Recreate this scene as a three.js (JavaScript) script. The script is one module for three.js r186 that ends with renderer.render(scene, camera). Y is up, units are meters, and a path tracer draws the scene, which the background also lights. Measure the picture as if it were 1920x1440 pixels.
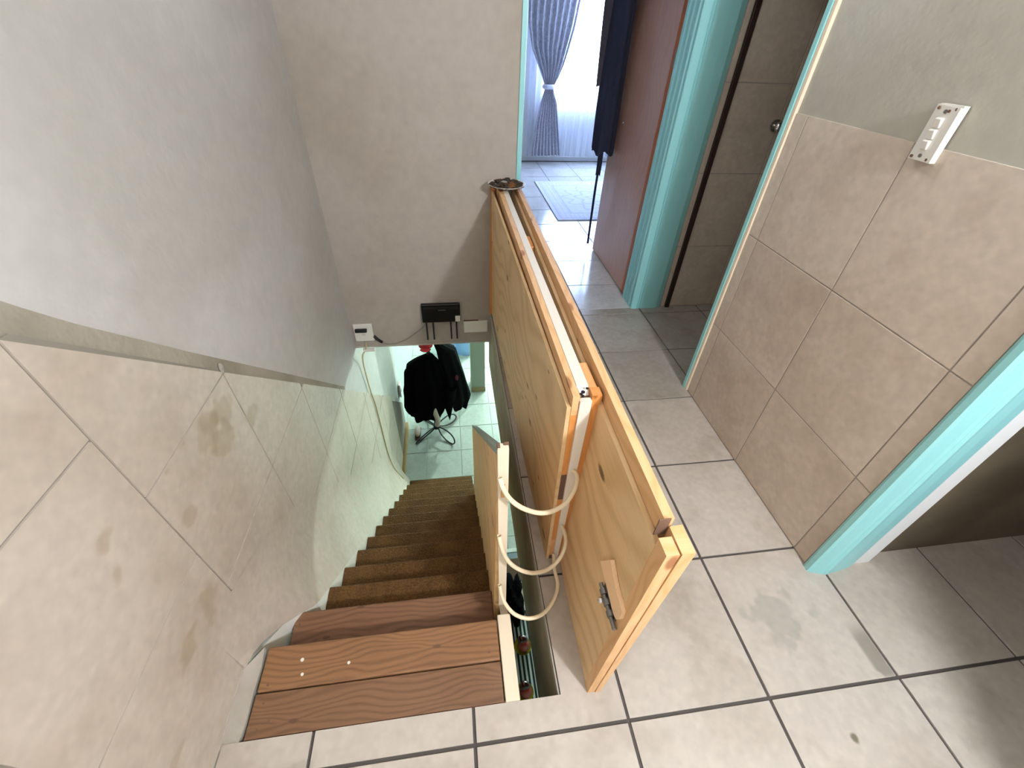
import * as THREE from 'three';
import { mergeGeometries } from 'three/addons/utils/BufferGeometryUtils.js';
import { RoundedBoxGeometry } from 'three/addons/geometries/RoundedBoxGeometry.js';
import { RectAreaLightUniformsLib } from 'three/addons/lights/RectAreaLightUniformsLib.js';

// ------------------------------------------------------------------ camera, light, exposure
const scene = new THREE.Scene();
const camera = new THREE.PerspectiveCamera(84.02, 4 / 3, 0.02, 60);
camera.position.set(0, 1.7091, 0);
camera.rotation.order = 'YXZ';
camera.rotation.set(-0.69651, -0.15994, 0.046012);
const renderer = new THREE.WebGLRenderer({ antialias: true });
renderer.toneMapping = THREE.LinearToneMapping;
renderer.toneMappingExposure = 1.0;
renderer.shadowMap.enabled = true;
RectAreaLightUniformsLib.init();
scene.background = new THREE.Color().setRGB(2.8, 3.3, 4.0);      // overcast daylight outside the windows

const LAMP_UP = { color: 0xf4f7ff, power: 18, at: [1.20, 2.42, 0.84] };
const LAMP_FILL = { color: 0xf4f7ff, power: 1.1, at: [0.50, 2.50, -1.60] };  // unseen lamp, added to brighten the right wall and barrier
const LAMP_DOWN = { color: 0xdef5ea, power: 66, at: [2.2, -0.31, -7.6] };
const WINDOW_BED = { color: 0xb4d0ff, power: 62, size: [1.5, 1.35], at: [2.35, 1.6, -7.70] };
const WINDOW_LOW = { color: 0xcdeeee, power: 20, size: [1.6, 1.2], at: [1.2, -1.2, -8.12] };
const FILL_BACK = { color: 0xeef2ff, power: 2, size: [0.7, 1.3], at: [0.55, 1.65, 2.97] };  // added area light, weak fill from behind the camera
function areaLight(w, look) {
  const l = new THREE.RectAreaLight(w.color, w.power, w.size[0], w.size[1]);
  l.position.set(...w.at); l.lookAt(...look); scene.add(l); return l;
}
areaLight(WINDOW_BED, [WINDOW_BED.at[0], WINDOW_BED.at[1], 0]);
areaLight(FILL_BACK, [FILL_BACK.at[0], FILL_BACK.at[1], 0]);
areaLight(WINDOW_LOW, [WINDOW_LOW.at[0], WINDOW_LOW.at[1], 0]);

// ------------------------------------------------------------------ helpers
let seed = 12345;
const rnd = () => { seed = (seed * 1664525 + 1013904223) >>> 0; return seed / 4294967296; };
const rr = (a, b) => a + (b - a) * rnd();
const V3 = (x, y, z) => new THREE.Vector3(x, y, z);
const taken = new Map();
function numbered(n) { const k = taken.get(n) || 0; taken.set(n, k + 1); return k ? n + '_' + String(k).padStart(3, '0') : n; }
function shade(o) { o.castShadow = o.receiveShadow = true; return o; }
function part(name, geo, mat, parent) { const m = shade(new THREE.Mesh(geo, mat)); m.name = name; parent.add(m); return m; }
function struct(name, geo, mat) { const m = shade(new THREE.Mesh(geo, mat)); m.name = numbered(name); m.userData.kind = 'structure'; scene.add(m); return m; }
function structGroup(name) { const g = new THREE.Group(); g.name = numbered(name); g.userData.kind = 'structure'; scene.add(g); return g; }
function thing(name, label, category, pos = [0, 0, 0], group) {
  const g = new THREE.Group(); g.name = numbered(name); g.position.set(...pos);
  g.userData.label = label; g.userData.category = category; if (group) g.userData.group = group;
  scene.add(g); return g;
}
function single(name, label, category, geo, mat, group) {
  const m = shade(new THREE.Mesh(geo, mat)); m.name = numbered(name);
  m.userData.label = label; m.userData.category = category; if (group) m.userData.group = group;
  scene.add(m); return m;
}
// uv in metres: u runs along the grain axis
function uvm(geo, along = 'x', ox = 0, oy = 0) {
  if (geo.index) geo = geo.toNonIndexed();
  if (!geo.attributes.normal) geo.computeVertexNormals();
  const p = geo.attributes.position, n = geo.attributes.normal, uv = new Float32Array(p.count * 2);
  for (let t = 0; t < p.count; t += 3) {
    const nx = Math.abs(n.getX(t) + n.getX(t + 1) + n.getX(t + 2)), ny = Math.abs(n.getY(t) + n.getY(t + 1) + n.getY(t + 2)), nz = Math.abs(n.getZ(t) + n.getZ(t + 1) + n.getZ(t + 2));
    const d = nx >= ny && nx >= nz ? 'x' : ny >= nz ? 'y' : 'z';
    let axes = ['x', 'y', 'z'].filter((a) => a !== d);
    if (axes[1] === along) axes = [axes[1], axes[0]];
    for (let k = t; k < t + 3; k++) {
      const c = { x: p.getX(k), y: p.getY(k), z: p.getZ(k) };
      uv[2 * k] = c[axes[0]] + ox; uv[2 * k + 1] = c[axes[1]] + oy;
    }
  }
  geo.setAttribute('uv', new THREE.BufferAttribute(uv, 2));
  return geo;
}
// box from corner to corner
function box(x0, y0, z0, x1, y1, z1, along = 'x', ox = 0, oy = 0) {
  const g = new THREE.BoxGeometry(Math.abs(x1 - x0), Math.abs(y1 - y0), Math.abs(z1 - z0));
  g.translate((x0 + x1) / 2, (y0 + y1) / 2, (z0 + z1) / 2);
  return uvm(g, along, ox, oy);
}
function rbox(x0, y0, z0, x1, y1, z1, r = 0.003, along = 'x', ox = 0, oy = 0) {
  const g = new RoundedBoxGeometry(Math.abs(x1 - x0), Math.abs(y1 - y0), Math.abs(z1 - z0), 2, r);
  g.translate((x0 + x1) / 2, (y0 + y1) / 2, (z0 + z1) / 2);
  return uvm(g, along, ox, oy);
}
// hexahedron: four bottom corners and four top corners, both in the same turn
function hex(b, t, along = 'y', ox = 0, oy = 0) {
  const P = [...b, ...t], c = P.reduce((a, p) => [a[0] + p[0] / 8, a[1] + p[1] / 8, a[2] + p[2] / 8], [0, 0, 0]);
  const F = [[0, 1, 2, 3], [4, 5, 6, 7], [0, 1, 5, 4], [1, 2, 6, 5], [2, 3, 7, 6], [3, 0, 4, 7]], out = [];
  for (const f of F) {
    const [A, B, C, D] = f.map((k) => V3(...P[k]));
    const nrm = B.clone().sub(A).cross(C.clone().sub(A)), mid = A.clone().add(C).multiplyScalar(0.5).sub(V3(...c));
    const q = nrm.dot(mid) > 0 ? [A, B, C, A, C, D] : [A, C, B, A, D, C];
    for (const v of q) out.push(v.x, v.y, v.z);
  }
  const g = new THREE.BufferGeometry();
  g.setAttribute('position', new THREE.Float32BufferAttribute(out, 3)); g.computeVertexNormals();
  return uvm(g, along, ox, oy);
}
// upright-leaning stick: x range at bottom and top, z range, y range
const stick = (xb, xt, y0, y1, z0, z1, along = 'y', ox = 0, oy = 0) => hex(
  [[xb[0], y0, z0], [xb[1], y0, z0], [xb[1], y0, z1], [xb[0], y0, z1]], [[xt[0], y1, z0], [xt[1], y1, z0], [xt[1], y1, z1], [xt[0], y1, z1]], along, ox, oy);
// prism of a polygon: pts in (u,v); place(u,v,w) -> point; w from 0 to t
function prism(pts, t, place, along = 'x', ox = 0, oy = 0, holes = []) {
  const s = new THREE.Shape(pts.map((p) => new THREE.Vector2(...p)));
  for (const h of holes) s.holes.push(new THREE.Path(h.map((p) => new THREE.Vector2(...p))));
  let g = new THREE.ExtrudeGeometry(s, { depth: t, bevelEnabled: false });
  const p = g.attributes.position, a = place(0, 0, 0), du = place(1, 0, 0), dv = place(0, 1, 0), dw = place(0, 0, 1);
  const m = new THREE.Matrix4().makeBasis(V3(...du).sub(V3(...a)), V3(...dv).sub(V3(...a)), V3(...dw).sub(V3(...a))).setPosition(...a);
  g.applyMatrix4(m);
  if (m.determinant() < 0) {
    g = g.index ? g.toNonIndexed() : g; const q = g.attributes.position;
    for (let i = 0; i < q.count; i += 3) { const x = [q.getX(i), q.getY(i), q.getZ(i)]; q.setXYZ(i, q.getX(i + 1), q.getY(i + 1), q.getZ(i + 1)); q.setXYZ(i + 1, ...x); }
  }
  g.computeVertexNormals();
  return uvm(g, along, ox, oy);
}
const tube = (pts, r, seg = 48, rad = 10, closed = false) => new THREE.TubeGeometry(new THREE.CatmullRomCurve3(pts.map((p) => V3(...p)), closed), seg, r, rad, closed);
const cyl = (r0, r1, h, at, seg = 24, rx = 0, rz = 0) => { const g = new THREE.CylinderGeometry(r0, r1, h, seg); g.rotateX(rx); g.rotateZ(rz); g.translate(...at); return g; };
const ball = (r, at, s = [1, 1, 1], seg = 24) => { const g = new THREE.SphereGeometry(r, seg, Math.round(seg * 0.7)); g.scale(...s); g.translate(...at); return g; };
function clip(poly, a, b, c) {                                    // keep a*u + b*v <= c
  const out = [];
  for (let i = 0; i < poly.length; i++) {
    const p = poly[i], q = poly[(i + 1) % poly.length], dp = a * p[0] + b * p[1] - c, dq = a * q[0] + b * q[1] - c;
    if (dp <= 0) out.push(p);
    if ((dp < 0 && dq > 0) || (dp > 0 && dq < 0)) { const k = dp / (dp - dq); out.push([p[0] + k * (q[0] - p[0]), p[1] + k * (q[1] - p[1])]); }
  }
  return out;
}
function area(p) { let s = 0; p.forEach((a, i) => { const b = p[(i + 1) % p.length]; s += a[0] * b[1] - b[0] * a[1]; }); return Math.abs(s / 2); }

// ------------------------------------------------------------------ noise and textures
const LAT = 256, lat = new Float32Array(LAT * LAT); { let s = 777; for (let i = 0; i < lat.length; i++) { s = (s * 1664525 + 1013904223) >>> 0; lat[i] = s / 4294967296; } }
function vn(x, y, per) {
  const xi = Math.floor(x), yi = Math.floor(y); let fx = x - xi, fy = y - yi; fx = fx * fx * (3 - 2 * fx); fy = fy * fy * (3 - 2 * fy);
  const m = (k) => ((k % per) + per) % per, x0 = m(xi) % LAT, x1 = m(xi + 1) % LAT, y0 = (m(yi) % LAT) * LAT, y1 = (m(yi + 1) % LAT) * LAT;
  const a = lat[y0 + x0], b = lat[y0 + x1], c = lat[y1 + x0], d = lat[y1 + x1];
  return a + (b - a) * fx + (c - a) * fy + (a - b - c + d) * fx * fy;
}
function fbm(u, v, f, oct) { let s = 0, a = 0.5, n = 0; for (let o = 0; o < oct; o++) { s += a * vn(u * f + 7.3 * o, v * f + 3.1 * o, f); n += a; a *= 0.5; f *= 2; } return s / n; }
const cl = (x, a = 0, b = 1) => Math.min(b, Math.max(a, x)), mix = (a, b, t) => a + (b - a) * t, mix3 = (a, b, t) => [mix(a[0], b[0], t), mix(a[1], b[1], t), mix(a[2], b[2], t)];
const sm = (a, b, x) => { const t = cl((x - a) / (b - a)); return t * t * (3 - 2 * t); };
function tex(w, h, fn, metresU, metresV, srgb = true) {
  const d = new Uint8Array(w * h * 4);
  for (let j = 0; j < h; j++) for (let i = 0; i < w; i++) {
    const c = fn(i / w, j / h), k = 4 * (j * w + i);
    if (typeof c === 'number') { d[k] = d[k + 1] = d[k + 2] = 255 * cl(c); } else { d[k] = 255 * cl(c[0]); d[k + 1] = 255 * cl(c[1]); d[k + 2] = 255 * cl(c[2]); }
    d[k + 3] = 255;
  }
  const t = new THREE.DataTexture(d, w, h, THREE.RGBAFormat);
  t.magFilter = THREE.LinearFilter; t.minFilter = THREE.LinearMipmapLinearFilter; t.generateMipmaps = true; t.wrapS = t.wrapT = THREE.RepeatWrapping;
  if (srgb) t.colorSpace = THREE.SRGBColorSpace;
  t.repeat.set(1 / metresU, 1 / metresV); t.needsUpdate = true; return t;
}
const rgb = (r, g, b) => [r / 255, g / 255, b / 255];
const stone = (u, v, f) => { const n = fbm(u, v, f, 5), m = fbm(u + 0.37, v + 0.11, f * 3, 4), q = fbm(u + 0.7, v + 0.2, f * 20, 2); return [n, m, q]; };
const blob = (u, v, x, y, rx, ry, n) => sm(1.1, 0.35, Math.hypot((u - x) / rx, (v - y) / ry) + (n - 0.5) * 4.0 * cl(0.25 + Math.hypot((u - x) / rx, (v - y) / ry)));
function tileColor(u, v, f, base, dark) {
  const [n, m, q] = stone(u, v, f);
  let c = mix3(base, dark, cl(sm(0.42, 0.72, n) * 0.55 + sm(0.52, 0.78, m) * 0.45));
  const k = 1 + (q - 0.5) * 0.09; return [c[0] * k, c[1] * k, c[2] * k];
}
// left wall tile sheet: covers z -3.7..0.3 (u) and y -2.7..1.3 (v); with the brown handling stains
const STAINS = [[-1.00, 0.70, 0.07, 0.04], [-0.93, 0.77, 0.04, 0.03], [-1.17, 0.68, 0.05, 0.05], [-1.30, 0.55, 0.06, 0.04], [-0.83, 0.77, 0.03, 0.02], [-1.08, 0.62, 0.05, 0.04], [-0.66, 0.33, 0.05, 0.05], [-0.60, 0.83, 0.03, 0.02], [-0.80, 0.60, 0.025, 0.02], [-0.57, 0.74, 0.02, 0.02], [-0.54, 0.34, 0.05, 0.03], [-1.06, 0.73, 0.03, 0.03], [-0.33, 0.22, 0.03, 0.02]];
const T = {};
T.leftTile = tex(1024, 1024, (u, v) => {
  const z = -3.7 + 4 * u, y = -2.7 + 4 * v; let c = tileColor(u, v, 10, rgb(198, 186, 172), rgb(182, 168, 152));
  const n = fbm(u, v, 48, 3); for (const [sz, sy, rx, ry] of STAINS) c = mix3(c, rgb(150, 130, 100), 0.36 * blob(z, y, sz, sy, rx, ry, n));
  return c;
}, 4, 4);
T.leftTile.offset.set(3.7 / 4, 2.7 / 4);
T.wallTile = tex(1024, 1024, (u, v) => tileColor(u, v, 6, rgb(204, 190, 174), rgb(186, 170, 153)), 2.4, 2.4);  // left wall tile again, colour lifted to make up for weak light
T.floorTile = tex(1024, 1024, (u, v) => {
  const x = -0.8 + 4 * u, z = -3 + 4 * v; let c = tileColor(u, v, 10, rgb(190, 180, 168), rgb(168, 156, 142));
  const n = fbm(u, v, 64, 3);
  c = mix3(c, rgb(128, 122, 110), 0.7 * sm(0.0, 0.02, x - 1.40) * sm(1.475, 1.462, x) * sm(-0.50, -0.42, z) * sm(-0.285, -0.32, z) * sm(0.30, 0.42, n + (x - 1.40)));
  c = mix3(c, rgb(96, 88, 70), 0.8 * blob(x, z, 1.19, -0.17, 0.016, 0.013, n));
  c = mix3(c, rgb(150, 144, 128), 0.5 * blob(x, z, -0.52, -0.31, 0.05, 0.03, n));
  c = mix3(c, rgb(150, 145, 134), 0.45 * blob(x, z, 1.16, -0.55, 0.10, 0.07, n));
  return c;
}, 4, 4);
T.floorTile.offset.set(0.2, 0.75);
T.plainTile = tex(512, 512, (u, v) => tileColor(u, v, 5, rgb(206, 202, 196), rgb(190, 185, 178)), 2, 2);
T.plaster = tex(512, 512, (u, v) => 0.5 * fbm(u, v, 12, 3) + 0.5 * fbm(u + 0.3, v, 90, 3), 1.2, 1.2, false);
T.plasterColor = tex(512, 512, (u, v) => { const n = fbm(u, v, 4, 5), q = fbm(u, v, 70, 2); const c = mix3(rgb(194, 192, 187), rgb(183, 180, 172), sm(0.35, 0.7, n)); const k = 1 + (q - 0.5) * 0.05; return c.map((x) => x * k); }, 2.6, 2.6);
T.smear = tex(512, 512, (u, v) => { const n = fbm(u, v, 6, 5); return mix3(rgb(188, 181, 170), rgb(166, 158, 145), sm(0.3, 0.75, n)); }, 1.5, 1.5);
T.concrete = tex(512, 512, (u, v) => { const n = fbm(u, v, 6, 5); return mix3(rgb(168, 162, 150), rgb(142, 136, 124), sm(0.3, 0.75, n)); }, 1.5, 1.5);
function woodTex(w, h, mu, mv, pale, dark, bands, knotsN, s0, knotColor) {
  const knots = []; let s = s0; const r = () => { s = (s * 1664525 + 1013904223) >>> 0; return s / 4294967296; };
  for (let i = 0; i < knotsN; i++) knots.push([r(), r(), 0.5 + r()]);
  return tex(w, h, (u, v) => {
    let vv = v + 0.05 * (fbm(u, v, 3, 3) - 0.5); let kd = 0;
    for (const [kx, ky, ks] of knots) {
      let dx = u - kx, dy = v - ky; dx -= Math.round(dx); dy -= Math.round(dy);
      const d = Math.hypot(dx * mu / 0.05, dy * mv / 0.022) / ks; vv += 0.03 * Math.sign(dy) * Math.exp(-d * d * 0.35); kd = Math.max(kd, sm(0.55, 0.25, d));
    }
    const g = fbm(u + 0.2, vv, 4, 2), ring = 0.5 + 0.5 * Math.sin((vv * bands + 2.2 * fbm(u, vv * 1.0, 3, 2) + 3 * g) * 6.283), fine = vn(u * 24, vv * 220, 220 * 24);
    let c = mix3(pale, dark, cl(0.55 * Math.pow(ring, 2.2) + 0.30 * (fine - 0.35) + 0.35 * (g - 0.45)));
    return mix3(c, knotColor, kd * 0.8);
  }, mu, mv);
}
T.ply = woodTex(1024, 1024, 1.6, 1.0, rgb(230, 197, 150), rgb(204, 166, 116), 9, 14, 5, rgb(104, 76, 50));
T.pine = woodTex(512, 512, 0.9, 0.3, rgb(228, 184, 134), rgb(212, 160, 104), 8, 2, 11, rgb(150, 96, 58));
T.tread = woodTex(1024, 512, 0.8, 0.34, rgb(140, 106, 78), rgb(106, 77, 52), 16, 4, 21, rgb(96, 70, 52));
T.veneer = woodTex(512, 512, 1.2, 0.5, rgb(196, 146, 120), rgb(186, 134, 108), 9, 0, 31, rgb(60, 30, 20));
T.carpet = tex(512, 512, (u, v) => { const n = fbm(u, v, 120, 2), m = fbm(u, v, 8, 4); const c = mix3(rgb(112, 78, 36), rgb(76, 51, 20), cl(0.35 + 1.3 * (n - 0.5) + 0.9 * (m - 0.5))); return c; }, 0.6, 0.6);
T.carpetBump = tex(512, 512, (u, v) => fbm(u, v, 140, 2), 0.6, 0.6, false);
T.rug = tex(512, 512, (u, v) => {
  const x = Math.abs(u - 0.5) * 2, y = Math.abs(v - 0.5) * 2, e = Math.max(x, y), n = fbm(u, v, 40, 2);
  const a = Math.atan2(v - 0.5, u - 0.5), r = Math.hypot(u - 0.5, v - 0.5);
  let l = 0; l = Math.max(l, sm(0.03, 0.01, Math.abs(e - 0.72)), sm(0.02, 0.008, Math.abs(e - 0.93)));
  l = Math.max(l, sm(0.018, 0.006, Math.abs(r - 0.2 - 0.03 * Math.sin(a * 8))), sm(0.016, 0.006, Math.abs(r - 0.1 - 0.025 * Math.sin(a * 6))), sm(0.016, 0.006, Math.abs(r - 0.3 - 0.04 * Math.sin(a * 12))) * (e < 0.7 ? 1 : 0));
  if (e > 0.75 && e < 0.91) l = Math.max(l, sm(0.35, 0.6, Math.sin((u + v) * 90) * Math.sin((u - v) * 90)));
  return mix3(rgb(218, 218, 228), rgb(178, 178, 202), cl(0.6 * l + 0.4 * (n - 0.4)));
}, 1, 1);
T.stripes = tex(128, 16, (u, v) => { const p = (u * 4) % 1; return p < 0.5 ? rgb(226, 234, 234) : rgb(26, 40, 44); }, 0.124, 0.5);
T.satin = tex(256, 256, (u, v) => { const n = fbm(u, v, 40, 3); return mix3(rgb(204, 202, 210), rgb(176, 174, 186), sm(0.3, 0.7, n)); }, 0.6, 0.6);

const std = (o) => new THREE.MeshStandardMaterial(o), phys = (o) => new THREE.MeshPhysicalMaterial(o);
const M = {
  leftTile: std({ map: T.leftTile, roughness: 0.42 }),
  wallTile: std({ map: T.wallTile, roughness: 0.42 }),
  bathTile: std({ map: T.wallTile, roughness: 0.4 }),
  floorTile: std({ map: T.floorTile, roughness: 0.40 }),
  hallTile: std({ map: T.floorTile, color: 0xe6e6e6, roughness: 0.26 }),
  bedTile: std({ map: T.plainTile, roughness: 0.16 }),
  lowTile: std({ map: T.plainTile, color: 0xd6e4e2, roughness: 0.22 }),
  grout: std({ color: 0x8a8378, roughness: 0.95 }),
  groutPale: std({ color: 0xa39a90, roughness: 0.95 }),
  groutDark: std({ color: 0x4c4642, roughness: 0.95 }),
  plaster: std({ map: T.plasterColor, roughness: 0.8, bumpMap: T.plaster, bumpScale: 0.0013 }),
  plasterEnd: std({ map: T.plasterColor, color: 0xe6dbd2, roughness: 0.8, bumpMap: T.plaster, bumpScale: 0.0013 }),
  plasterGrey: std({ map: T.plasterColor, color: 0xf4f3ea, roughness: 0.8, bumpMap: T.plaster, bumpScale: 0.0013 }),
  smear: std({ map: T.smear, roughness: 0.9, bumpMap: T.plaster, bumpScale: 0.004 }),
  beam: std({ map: T.concrete, color: 0xfffbea, roughness: 0.85 }),
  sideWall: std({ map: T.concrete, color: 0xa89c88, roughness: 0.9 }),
  concrete: std({ map: T.concrete, roughness: 0.9, bumpMap: T.plaster, bumpScale: 0.003 }),
  white: std({ color: 0xe9e7e0, roughness: 0.6 }),
  whiteWall: std({ color: 0xe4e4e2, roughness: 0.8 }),
  tealWall: std({ color: 0xa6bcba, roughness: 0.8 }),
  mint: std({ color: 0x98d6d6, roughness: 0.42 }),
  cream: std({ color: 0xe9d8bd, roughness: 0.6 }),
  plasticWhite: phys({ color: 0xece2d2, roughness: 0.45 }),
  hose: phys({ color: 0xf0dfbd, roughness: 0.4 }),
  plugWhite: phys({ color: 0xe8e4da, roughness: 0.4 }),
  black: phys({ color: 0x0c0c0d, roughness: 0.35 }),
  ply: std({ map: T.ply, roughness: 0.55 }),
  plyPale: std({ map: T.ply, color: 0xfff8e6, roughness: 0.6 }),
  plyEdge: std({ map: T.ply, color: 0xffe9c8, roughness: 0.7 }),
  pine: std({ map: T.pine, roughness: 0.55 }),
  pineOrange: std({ map: T.pine, color: 0xf4cfa0, roughness: 0.5 }),
  pinePale: std({ map: T.pine, color: 0xffeedd, roughness: 0.6 }),
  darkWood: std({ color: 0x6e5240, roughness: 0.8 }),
  tread: std({ map: T.tread, roughness: 0.55 }),
  carpet: std({ map: T.carpet, roughness: 1, bumpMap: T.carpetBump, bumpScale: 0.006 }),
  stringer: std({ color: 0xf6f5ea, roughness: 0.6 }),
  veneer: phys({ map: T.veneer, roughness: 0.3, clearcoat: 0.6, clearcoatRoughness: 0.18 }),
  doorEdge: std({ color: 0xb05c20, roughness: 0.4 }),
  chrome: std({ color: 0xd8d8d8, metalness: 1, roughness: 0.15 }),
  steel: std({ color: 0x8f8d8a, metalness: 0.9, roughness: 0.35 }),
  brownTrim: std({ color: 0x2a1812, roughness: 0.6 }),
  satin: phys({ map: T.satin, roughness: 0.45, sheen: 0.5, sheenRoughness: 0.4, side: THREE.DoubleSide }),
  sheer: phys({ color: 0xf4f6fc, roughness: 0.9, transmission: 0.6, thickness: 0, side: THREE.DoubleSide }),
  glass: phys({ color: 0xffffff, roughness: 0.02, transmission: 1, thickness: 0 }),
  robe: std({ color: 0x14162a, roughness: 0.9 }),
  jacket: phys({ color: 0x030304, roughness: 1, specularIntensity: 0.15 }),
  jacketGrey: phys({ color: 0x0e1112, roughness: 1, specularIntensity: 0.2 }),
  red: std({ color: 0xa51220, roughness: 0.7 }),
  rug: std({ map: T.rug, roughness: 0.95 }),
};

// ------------------------------------------------------------------ the setting: plan numbers
const XL = -0.784, XR = 1.413, ZE = -2.886, XS = 0.276, ZS = -0.395, LOW = -2.75, CEIL = 2.62, LOWCEIL = -0.2;
const GX = (k) => -0.0149 + 0.4973 * k, GZ = (k) => -0.2992 - 0.5 * k;
// rectangular floor tiles on the common grid, clipped to a region
function layTiles(parent, x0, x1, z0, z1, y, mat, gap = 0.012, t = 0.012, px = 0.4973, pz = 0.5, ox = -0.0149, oz = -0.2992, notch = null) {
  for (let i = Math.floor((x0 - ox) / px); i * px + ox < x1; i++) for (let k = Math.floor((z0 - oz) / pz); k * pz + oz < z1; k++) {
    const a = Math.max(x0, ox + i * px + gap / 2), b = Math.min(x1, ox + (i + 1) * px - gap / 2), c = Math.max(z0, oz + k * pz + gap / 2), d = Math.min(z1, oz + (k + 1) * pz - gap / 2);
    if (b - a < 0.015 || d - c < 0.015) continue;
    const dy = rr(-0.0012, 0.0012);
    if (notch) {
      const [nx, nzz] = notch;                                      // the stair hole takes x < nx, z < nzz
      if (b <= nx && d <= nzz) continue;
      if (a < nx && c < nzz) {
        const P = b <= nx ? [[a, nzz], [b, nzz], [b, d], [a, d]] : d <= nzz ? [[nx, c], [b, c], [b, d], [nx, d]] : [[a, nzz], [nx, nzz], [nx, c], [b, c], [b, d], [a, d]];
        if (area(P) > 0.0008) part('tile', prism(P, t + dy, (u, v, w) => [u, y - t + w, v]), mat, parent);
        continue;
      }
    }
    part('tile', rbox(a, y - t, c, b, y + dy, d, 0.0018), mat, parent);
  }
}
// upper floor slab with the stair hole left open
const floor = struct('floor', mergeGeometries([
  box(XL - 0.15, -0.30, ZS, 3.4, -0.006, 3.1), box(XS, -0.30, -3.05, 3.4, -0.006, ZS), box(-1.6, -0.20, -7.9, 3.4, -0.006, -3.04)]), M.groutDark);
floor.userData.kind = 'structure';
layTiles(floor, XL + 0.004, 3.3, GZ(3), 2.98, 0, M.floorTile, 0.0105, 0.012, 0.4973, 0.5, -0.0149, -0.2992, [XS + 0.002, ZS]);
layTiles(floor, XS + 0.002, 3.3, ZE, GZ(3), 0, M.hallTile, 0.009);
const floorBed = struct('floor', box(-1.6, -0.008, -7.9, 3.4, -0.0055, ZE - 0.01), M.grout);
layTiles(floorBed, 0.44, 3.2, -7.74, ZE - 0.002, 0, M.bedTile, 0.009, 0.004);
// beam along the stair opening and slab edge trim
struct('trim_1', box(XS - 0.003, -0.60, -3.07, XS + 0.16, -0.045, ZS - 0.001), M.beam);
struct('trim_2', rbox(XS - 0.006, -0.046, ZS - 2.488, XS + 0.02, -0.0105, ZS - 0.001, 0.002), M.smear);

// left wall: plaster body, tiles with a raking top edge, a smeared band above
const wallLeft = struct('wall_left', box(XL - 0.20, -2.9, -4.45, XL - 0.010, CEIL + 0.1, 3.1), M.plaster);
const topY = (z) => 1.274 + 0.955 * (z + 0.734);
{
  const PZ = 0.4973, gap = 0.006, tilt = 0.0;
  for (let k = -7; k < 2; k++) {
    const z1 = -0.245 + k * PZ + PZ, z0 = z1 - PZ, off = k === 0 || k === 1 ? 0.506 : k === -1 ? 0.506 : 0.285;
    for (let j = -7; j < 4; j++) {
      const y0 = off + j * 0.4985, y1 = y0 + 0.4985;
      if (Math.max(y0, -2.75) > topY(z1) + 0.4) continue;
      let p = [[z0 + gap / 2, Math.max(y0 + gap / 2, -2.74)], [z1 - gap / 2, Math.max(y0 + gap / 2, -2.74)], [z1 - gap / 2, y1 - gap / 2], [z0 + gap / 2, y1 - gap / 2]];
      p = clip(p, -0.955, 1, 1.274 + 0.955 * 0.734);               // under the raking line
      p = clip(p, 0, 1, 1.27);
      p = clip(p, 1, 0, 0.7);
      if (p.length < 3 || area(p) < 0.0012) continue;
      // lean of the joints in the wall plane
      const lean = p.map(([z, y]) => [z + 0.030 * (y - 0.5), y]);
      part('tile', prism(lean, 0.011 + rr(-0.0008, 0.0008), (u, v, w) => [XL - 0.011 + w, v, u], 'z'), M.leftTile, wallLeft);
    }
  }
  part('grout', prism([[0.7, -2.74], [0.7, 1.262], [-0.745, 1.262], [-3.5, -1.372], [-4.44, -2.27], [-4.44, -2.74]], 0.006, (u, v, w) => [XL - 0.010 + w, v, u], 'z'), M.grout, wallLeft);
  const lo = [], hi = [];                                           // band of rough plaster over the tiles
  for (let i = 0; i <= 80; i++) { const z = 0.7 - i * 0.0385, y = Math.min(topY(z), 1.27); lo.push([z, y - 0.004]); hi.push([z, y + 0.055 + 0.15 * fbm(i / 80, 0.3, 24, 4) * cl(1.2 - i / 40)]); }
  part('plaster_band', prism([...lo, ...hi.reverse()], 0.003, (u, v, w) => [XL - 0.0105 + w, v, u], 'z'), std({ map: T.smear, color: 0xdcdad2, roughness: 0.95, bumpMap: T.plaster, bumpScale: 0.004 }), wallLeft);
  // chipped corner of the tile edge
  part('plaster_chip', ball(0.02, [XL - 0.002, 0.80, -1.24], [0.35, 1.1, 0.6], 10), M.smear, wallLeft);
}
// end wall over the lower flight
const wallEnd = struct('wall_end', box(XL - 0.02, -0.262, -3.05, 0.432, CEIL + 0.05, ZE), M.plasterEnd);
part('bottom_edge', rbox(XL - 0.01, -0.272, -3.04, 0.27, -0.258, ZE + 0.004, 0.003), M.smear, wallEnd);
struct('wall_end', box(0.432, 2.1, -3.05, 1.45, CEIL + 0.05, ZE), M.plasterGrey);
struct('wall_end', box(1.45, -0.01, -3.05, 3.4, CEIL + 0.05, -2.905), M.plasterGrey);
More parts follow.
